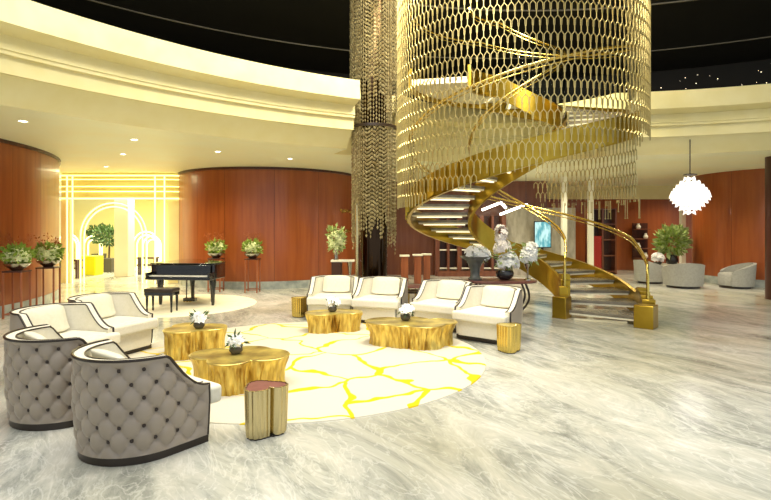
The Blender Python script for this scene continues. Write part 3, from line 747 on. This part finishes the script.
# ------------------------------------------------------------------ hanging link curtain round the staircase
RS = 2.47; W_ = .112; PITCH = .25
NC = int(round(2*pi*RS/W_)); DA = 360/NC
def bottom(th):
    th %= 360
    if th < 66: return 2.35
    if th < 172: return 99
    return max(2.0, sz(th)-.32)
cl = thing('link_curtain_chandelier', (SC[0], SC[1], 0), 'huge cylinder of champagne metal links hanging round the staircase', 'chandelier')
lat, inf = MB(), MB(); rg = random.Random(3)
ZT = 7.9
for row in range(int((ZT-2.0)/PITCH)):
    zp = ZT-row*PITCH
    for c in range(NC):
        th = (c+.5*(row % 2))*DA
        if zp-.19 < bottom(th): continue
        if 8 < th < 66 and zp > sz(th+360)+.1: continue
        P_ = lambda da, z: pol(RS, th+da*DA, z)
        n = (cos(R(th)), sin(R(th)), 0)
        lw, lt = .0105, .018
        pk = P_(0, zp); sl, sr = P_(-.40, zp-.055), P_(.40, zp-.055); fl, fr = P_(-.42, zp-.155), P_(.42, zp-.155); nl = P_(-.5, zp-.165)
        lat.bar(pk, sl, lw, lt, n); lat.bar(pk, sr, lw, lt, n); lat.bar(sl, fl, lw, lt, n); lat.bar(sr, fr, lw, lt, n)
        lat.bar(P_(-.5, zp-.145), P_(-.5, zp-PITCH), lw*1.1, lt, n)
        # clear strip between the two legs that meet
        lo_, hi_ = zp-.15, zp-.06
        inf.add([P_(.41, lo_), P_(.59, lo_), P_(.59, hi_), P_(.41, hi_)], [(0, 1, 2, 3)])
inf.build('glass_strip', M['infill'], cl)
m = MB(); m.lathe([(RS-.06, 7.86), (RS+.06, 7.86), (RS+.06, 7.97), (RS-.06, 7.97)], 96); m.build('mounting_ring', M['gold'], cl)
# loose tails under the back right hem
m = lat
for k in range(46):
    th = rg.uniform(-6, 64); p = pol(RS, th, 0); z1 = 2.36; z0 = z1-rg.choice([.05, .1, .25, .4])
    m.tube([(p[0], p[1], z1), (p[0], p[1], z0)], .008, 4); m.ball((p[0], p[1], z0), .018, n=6, m=4)
lat.build('link_lattice', M['link'], cl)

# ------------------------------------------------------------------ bead column
m = MB(); m.lathe([(.30, 0), (.30, 8)], 40, (COLP[0], COLP[1], 0)); struct('column_bead', m, M['core'], 'dark mirrored column inside the bead strands', smooth=40)
bc = thing('bead_strand_chandelier', (COLP[0], COLP[1], 0), 'tall cascade of smoky bead strands wrapped round the dark column', 'chandelier')
def strands(name, r, n, ztop, zbot_f, step, br, m_):
    m = MB(); rg = random.Random(int(r*100))
    for i in range(n):
        a = 2*pi*i/n; x, y = r*cos(a), r*sin(a); z = ztop-rg.random()*step; zb = zbot_f(a, rg); k = 0
        while z > zb:
            s = br*(1.25 if k % 2 else .85); w = .9
            # elongated bead: octahedron
            m.add([(x, y, z), (x+s, y, z-step*.45), (x, y+s, z-step*.45), (x-s, y, z-step*.45), (x, y-s, z-step*.45), (x, y, z-step*.97)],
                  [(0, 1, 2), (0, 2, 3), (0, 3, 4), (0, 4, 1), (5, 2, 1), (5, 3, 2), (5, 4, 3), (5, 1, 4)])
            z -= step; k += 1
    m.build(name, m_, bc)
strands('upper_tier', .53, 54, 7.9, lambda a, g: g.uniform(4.2, 5.1), .085, .019, M['bead'])
strands('middle_tier', .40, 40, 7.9, lambda a, g: g.uniform(1.5, 2.2), .085, .019, M['bead'])
strands('lower_tier', .49, 50, 3.98, lambda a, g: g.uniform(1.45, 1.9) if sin(a) < 0.2 else g.uniform(1.2, 1.5), .085, .019, M['bead'])
m = MB(); m.lathe([(.47, 3.96), (.51, 3.96), (.51, 4.02), (.47, 4.02), (.47, 3.96)], 48); m.build('lower_ring', M['dark_trim'], bc, smooth=30)
m = MB(); m.lathe([(.51, 7.88), (.55, 7.88), (.55, 7.97), (.51, 7.97), (.51, 7.88)], 48); m.build('top_ring', M['gold'], bc, smooth=30)
o = MB(); o.tube([(0, 0, 0), (0, 0, 2.25)], .035, 10); o = o.build('brass_pole', M['gold_pale'], smooth=60, loc=(gx(357, 11.0), 11.0, 0)); tag(o, 'slim pale brass pole standing before the bead column', 'pole')

# ------------------------------------------------------------------ pendant lamp
PX, PYY, PZ = gx(690, 11.85), 11.85, CAMH-(195.5-HY)*11.85/F
t = thing('petal_pendant', (PX, PYY, PZ), 'glowing white petal pendant lamp hanging at right', 'lamp')
m = MB()
rg = random.Random(9)
for j in range(11):
    ph = pi*(j+.7)/11.4; rr = .40*(1-abs(1-2*ph/pi)**1.6); zz = .46*(1-2*ph/pi)*(.7+.3*abs(1-2*ph/pi))
    n = max(5, int(22*rr/.40))
    for i in range(n):
        a = 2*pi*(i+.5*(j % 2))/n; u = Vector((cos(a), sin(a), 0)); tn = Vector((-sin(a), cos(a), 0)); p = u*rr*.88+Vector((0, 0, zz)); s = .085
        m.add([p-tn*s*.7, p+u*.05+Vector((0, 0, s*.6)), p+tn*s*.7, p+u*.08-Vector((0, 0, s*.7)), p-u*.03], [(0, 3, 1), (1, 3, 2), (0, 1, 4), (1, 2, 4), (2, 3, 4), (3, 0, 4)])
m.build('petal_shade', M['glow'], t)
m = MB(); m.tube([(0, 0, .42), (0, 0, 3.79-PZ)], .012, 6); m.build('cord', M['dark_trim'], t)
m = MB(); m.lathe([(.001, .50), (.14, .49), (.15, .47), (.001, .45)], 20); m.build('cap', M['dark_trim'], t)

# ------------------------------------------------------------------ downlights in the soffit
def downlight(px, py, label):
    Y = F*(CZ-CAMH)/(HY-py); x = gx(px, Y)
    t = thing('recessed_downlight', (x, Y, CZ), label, 'light', 0, 'recessed downlights in the soffit')
    m = MB(); m.lathe([(.055, -.001), (.075, -.012), (.085, -.001)], 24); m.build('bezel', M['white_wall'], t, smooth=50)
    m = MB(); m.lathe([(.001, -.004), (.055, -.004)], 24); m.build('lens', M['lamp'], t)
    l = bpy.data.lights.new('downlight', 'SPOT'); l.energy = 60; l.spot_size = R(110); l.spot_blend = .8; l.color = (1, .9, .7); l.shadow_soft_size = .05
    lo = bpy.data.objects.new('downlight_beam', l); col.objects.link(lo); lo.location = (x, Y, CZ-.03)
downlight(23, 121, 'recessed downlight over the left wood wall')
downlight(134, 139.5, 'larger recessed downlight in the soffit before the portal')
downlight(123, 154, 'recessed downlight midway above the portal')
downlight(106, 166.5, 'recessed downlight closest to the top of the portal')
downlight(218, 151.5, 'recessed downlight above the piano')
downlight(290, 158.5, 'recessed downlight above the middle of the round wood wall')

# star lights above the right parapet
m = MB(); rg = random.Random(5)
for k in range(60):
    th = R(rg.uniform(48, 76)); r_ = 19.5; x = RC[0]+r_*cos(th); y = RC[1]+r_*sin(th)
    zz = 6.95+rg.uniform(0, .8)**1.3+ (76-math.degrees(th))*.012
    m.ball((x, y, zz-.35), rg.uniform(.008, .02), n=5, m=3)
o = m.build('star_lights', M['star']); tag(o, 'scatter of tiny star lights in the black above the right parapet', 'light', None, 'stuff')

# ------------------------------------------------------------------ hall beyond the portal
def potted_tree(px, Y, h, label, seed, r):
    t = thing('potted_tree', (gx(px, Y), Y, 0), label, 'plant', 0, 'potted round trees in the hall')
    m = MB(); m.prism([(-.24, -.24), (.24, -.24), (.24, .24), (-.24, .24)], 0, .55); m.v = [(x*(1 if z else .8), y*(1 if z else .8), z) for x, y, z in m.v]; m.build('pot', M['pot'], t, bevel=.02)
    m = MB(); m.tube([(0, 0, .5), (.02, 0, h-.3)], .035, 8); m.build('trunk', M['bark'], t, smooth=60)
    m = MB(); leafcloud(m, (0, 0, h), (r, r, r*.7), 420, .17, seed=seed, shell=.3); m.build('foliage', M['leaf_dark'], t)
potted_tree(109, 20.5, 1.42, 'round topped tree in a grey pot beside the white hall column', 71, .52)
potted_tree(99, 24, 1.5, 'second potted tree farther back in the hall', 72, .5)
m = MB(); m.box((0, 0, .36), (.56, .56, .72)); o = m.build('cube_stool', M['yellow_cube'], bevel=.03, loc=(gx(92, 19.2), 19.2, 0)); tag(o, 'bright yellow cube in the hall beside the potted trees', 'stool')
for k, (px, Y) in enumerate(((148, 19.5), (70, 18.0))):
    t = thing('display_table', (gx(px, Y), Y, 0), ['dark slatted bench at right inside the portal', 'dark low bench at left inside the portal'][k], 'bench')
    for z in (.35, .62):
        m = MB(); m.box((0, 0, z), (.7, .35, .06)); m.build('shelf', M['wood_dark'], t)
    for sx in (-1, 1):
        m = MB(); m.box((sx*.3, 0, .3), (.05, .3, .6)); m.build('leg', M['wood_dark'], t)

# ------------------------------------------------------------------ background behind the staircase
t = thing('shelving_unit', (gx(470, 18.8), 18.8, 0), 'dark wall shelving with brown uprights behind the staircase foot', 'shelf')
W2 = (503-437)*18.8/F
m = MB(); m.box((0, .3, 1.1), (W2, .06, 2.2)); m.build('back_panel', M['wood_dark'], t)
for k in range(7):
    m = MB(); m.box((-W2/2+W2*k/6, 0, 1.1), (.09 if k % 2 else .16, .3, 2.2)); m.build('upright', M['wood_brown'], t)
for z in (.28, .95, 1.6):
    m = MB(); m.box((0, .02, z), (W2, .26, .04)); m.build('shelf', M['white_wall'] if z != 1.6 else M['wood_brown'], t)
m = MB(); m.box((0, -.05, .10), (W2, .42, .2)); m.build('base', M['wood_brown'], t)
o = MB(); o.box((0, 0, 1.25), (2.6, .1, 2.5)); o = o.build('stone_panel', M['stone_wall'], loc=(gx(505, 18.9)+1.35, 19.1, 0)); tag(o, 'pale patterned stone panel behind the staircase', 'wall panel')
t = thing('wall_screen', (gx(542.5, 18.6), 18.6, CAMH-(234.5-HY)*18.6/F), 'bright pale blue screen on the wall behind the staircase', 'screen')
m = MB(); m.box((0, 0, 0), (.62, .06, .96)); m.build('casing', M['dark_trim'], t)
m = MB(); m.box((0, -.035, 0), (.56, .01, .90)); m.build('display', M['screen'], t)
m = MB(); m.box((-.0, .2, -.9), (.1, .34, 1.9)); m.build('post', M['dark_trim'], t)
for k, pts in enumerate((((482, 210), (501, 202.5), (506, 208)), ((500, 214.5), (526, 204.5), (533, 209)))):
    t = thing('zigzag_light', (0, 0, 0), ['left zigzag strip light glowing behind the staircase', 'right zigzag strip light glowing behind the staircase'][k], 'light')
    m = MB(); q = [Vector(at(x, y, 16.2+.6*k)) for x, y in pts]
    for a, c_ in zip(q[:-1], q[1:]): m.bar(a, c_, .07, .07, (0, 0, 1))
    m.build('tube', M['led_pure'], t)
    m = MB(); m.tube([q[1], (q[1].x, q[1].y, CZ)], .008, 5); m.tube([q[0], (q[0].x, q[0].y, CZ)], .008, 5); m.build('cord', M['dark_trim'], t)
for k, (px, Y) in enumerate(((564, 17.5), (590.5, 17.5), (682.5, 19.0))):
    m = MB(); m.box((gx(px, Y), Y, CZ/2), (.16, .16, CZ)); struct('column_%d' % k, m, M['white_wall'], 'slim cream lit post behind the stairs')
t = thing('bookcase', (gx(602, 19.5), 19.5, 0), 'dark tall bookcase with red panel seen through the stair rail', 'shelf')
m = MB(); m.box((0, .3, 1.25), (1.0, .05, 2.5)); m.build('back_panel', M['wood_dark'], t)
for x in (-.5, 0, .5):
    m = MB(); m.box((x, .1, 1.25), (.06, .36, 2.5)); m.build('upright', M['wood_brown'], t)
for z in (.1, .7, 1.3, 1.9, 2.47):
    m = MB(); m.box((0, .1, z), (1.0, .34, .04)); m.build('shelf', M['wood_brown'], t)
m = MB(); m.box((-.26, -.06, .75), (.42, .03, 1.4)); m.build('red_panel', M['red_cloth'], t)
t = thing('niche_shelf', (gx(641, 21.2), 21.2, 0), 'small dark display rack with white ornaments on the right back wall', 'shelf')
m = MB(); m.box((0, .1, 1.2), (.62, .06, 1.5)); m.build('back_panel', M['wood_dark'], t)
for z in (.5, .9, 1.3, 1.7):
    m = MB(); m.box((0, -.05, z), (.62, .24, .04)); m.build('shelf', M['wood_brown'], t)
    m = MB(); m.lathe([(.001, 0), (.07, 0), (.1, .08), (.04, .18), (.05, .22)], 12, (.16 if z in (.5, 1.3) else -.14, -.06, z+.02)); m.build('ornament', M['white_wall'], t, smooth=50)
for k, (px, lb) in enumerate(((404.5, 'left copper display pedestal behind the bead column'), (417.5, 'middle copper display pedestal behind the bead column'), (426.5, 'right copper display pedestal behind the bead column'))):
    t = thing('display_pedestal', (gx(px, 15.8+.4*k), 15.8+.4*k, 0), lb, 'pedestal', 0, 'copper display pedestals')
    m = MB(); m.box((0, 0, .44), (.22, .22, .88)); m.build('body', M['copper'], t, bevel=.01)
    m = MB(); m.box((0, 0, .90), (.3, .3, .05)); m.build('top_plate', M['white_wall'], t)

# ------------------------------------------------------------------ right lounge
def tub_chair(x, y, rz, label, w=.5):
    t = thing('tub_chair', (x, y, 0), label, 'armchair', rz, 'grey tub chairs in the far lounge')
    m = MB(); n = 40; rows = []
    for i in range(n+1):
        a = R(62)+(R(298)-R(62))*i/n; h = .46+.28*max(0, sin((a-R(62))/R(236)*pi))**.8
        o1, i1 = w, w-.09
        rows.append([(o1*cos(a)*.92, o1*sin(a)*.92, .07), (o1*cos(a), o1*sin(a), h), (i1*cos(a), i1*sin(a), h), (i1*cos(a), i1*sin(a), .3)])
    m.grid(rows); m.f += [(0, 1, 2, 3), tuple(len(m.v)-4+k for k in (3, 2, 1, 0))]; m.build('shell', M['grey_chair'], t, smooth=50)
    m = MB(); m.lathe([(.001, .08), (w-.1, .08), (w-.09, .38), (w-.13, .43), (.001, .44)], 32); m.build('seat', M['grey_chair'], t, smooth=50)
    m = MB(); m.lathe([(.001, 0), (w-.12, 0), (w-.12, .075), (.001, .075)], 32); m.build('plinth', M['dark_trim'], t, smooth=30)
tub_chair(gx(683, 15.2), 15.2, R(80), 'grey tub chair with its back turned, under the white pendant', .56)
tub_chair(gx(735, 15.1), 15.1, R(165), 'grey tub chair at far right before the round wood wall', .52)
tub_chair(gx(650, 16.4), 16.4, R(15), 'grey tub chair just beside the right end of the stair rail', .48)
t = thing('lounge_table', (gx(671, 17.4), 17.4, 0), 'low cream table between the grey tub chairs', 'table')
m = MB(); m.box((0, 0, .50), (1.0, .8, .06)); m.build('tabletop', M['cream'], t, bevel=.02)
m = MB(); m.box((0, 0, .235), (.8, .6, .47)); m.build('base', M['cream'], t)
t = thing('vase_plant', (gx(672, 17.4), 17.4, .53), 'large leafy green bouquet on the low lounge table', 'plant')
m = MB(); m.lathe([(.001, 0), (.14, 0), (.2, .1), (.16, .25), (.12, .32), (.001, .3)], 24); m.build('vase', M['dark_bowl'], t, smooth=50)
m = MB(); leafcloud(m, (.0, 0, .80), (.5, .4, .48), 420, .2, seed=81, shell=.2); m.build('foliage', M['leaf_pale'], t)
m = MB(); leafcloud(m, (-.05, 0, .75), (.45, .35, .42), 160, .2, seed=82, shell=.2); m.build('shoots', M['leaf'], t)
t = thing('flower_bowl', (gx(658, 17.1), 17.1, .53), 'white flowers on the low lounge table beside the leafy bouquet', 'flower arrangement')
m = MB(); m.lathe([(.001, 0), (.08, 0), (.15, .1), (.001, .09)], 20); m.build('bowl', M['dark_bowl'], t, smooth=50)
m = MB(); blossoms(m, (0, 0, .25), (.18, .16, .14), 50, .09, seed=83); m.build('blossoms', M['petal'], t)
m = MB(); m.lathe([(.28, 0), (.28, CZ)], 24, (gx(767.5, 12.6)+.28, 12.6, 0)); struct('column_right', m, M['wood_dark'], 'dark round column at the right edge', smooth=40)

# ------------------------------------------------------------------ lights
def area(name, loc, size, energy, color, rot=(0, 0, 0), sy=None):
    l = bpy.data.lights.new(name, 'AREA'); l.energy = energy; l.color = color; l.size = size
    if sy: l.shape = 'RECTANGLE'; l.size_y = sy
    o = bpy.data.objects.new(name, l); col.objects.link(o); o.location = loc; o.rotation_euler = rot; return o
area('atrium_overhead_fill', (-2.4, 4.4, 7.6), 6, 530, (1, .96, .87))  # broad fill above the view, added as the main light; no fixture
l = bpy.data.lights.new('atrium_floor_fill', 'SPOT'); l.energy = 900; l.color = (1, .96, .88); l.spot_size = R(88); l.spot_blend = .7; l.shadow_soft_size = .5  # added fill spot, brightens the right floor and far chairs only
o = bpy.data.objects.new('atrium_floor_fill', l); col.objects.link(o); o.location = (2.6, 5.6, 7.7)
area('stairwell_front_fill', (.6, 7.4, 7.8), 1.5, 500, (1, .9, .66), (R(48), 0, R(-18)))  # added fill aimed through the curtain at the ring behind the stairs
area('hall_fill', (-10, 20.5, 3.4), 5, 800, (1, .94, .64))  # area light without a fixture, added to brighten the hall
area('portal_glow_fill', (gx(113, 15.4), 15.3, 3.42), 2.6, 35, (1, .90, .5), sy=.6)  # added area light that strengthens the glow of the portal tubes
def spots(name, pts, energy, color, size=140):
    for x, y in pts:
        l = bpy.data.lights.new(name, 'SPOT'); l.energy = energy; l.color = color; l.spot_size = R(size); l.spot_blend = .9; l.shadow_soft_size = .12
        o = bpy.data.objects.new(name, l); col.objects.link(o); o.location = (x, y, 3.44)
spots('lounge_fill', [(8.2, 14.2), (10.0, 13.2), (9.2, 17.5), (11.5, 20), (7.5, 19.5)], 190, (1, .87, .66))  # fill spots added under the soffit to brighten the lounge
spots('back_fill', [(1.2, 17), (3.6, 17.6), (5.6, 16.5), (.2, 14.5), (6.3, 13.3), (3.4, 14.4)], 170, (1, .86, .62))  # extra fill for the back room and back right curtain, no fixtures
spots('left_soffit_fill', [(-6.2, 12.5), (-4.6, 13.2), (-2.2, 13.2), (-7.0, 14.4)], 150, (1, .88, .6))  # added fill for the left wood walls, besides the modelled downlights
area('stairwell_fill', (SC[0]-.6, SC[1]-1.2, 7.7), 1.5, 520, (1, .9, .66), (R(38), 0, 0))  # unseen fill inside the well, added to light the back ring directly
w = bpy.data.worlds.new('world'); scn.world = w; w.use_nodes = True
w.node_tree.nodes['Background'].inputs['Color'].default_value = (.86, .93, 1, 1)
w.node_tree.nodes['Background'].inputs['Strength'].default_value = .75
scn.view_settings.view_transform = 'Standard'; scn.view_settings.look = 'None'
scn.view_settings.gamma = 1; scn.view_settings.use_curve_mapping = False
scn.view_settings.exposure = .4
scn.cycles.max_bounces = 10; scn.cycles.transparent_max_bounces = 24
scn.cycles.use_denoising = True
scn.cycles.sample_clamp_indirect = 6
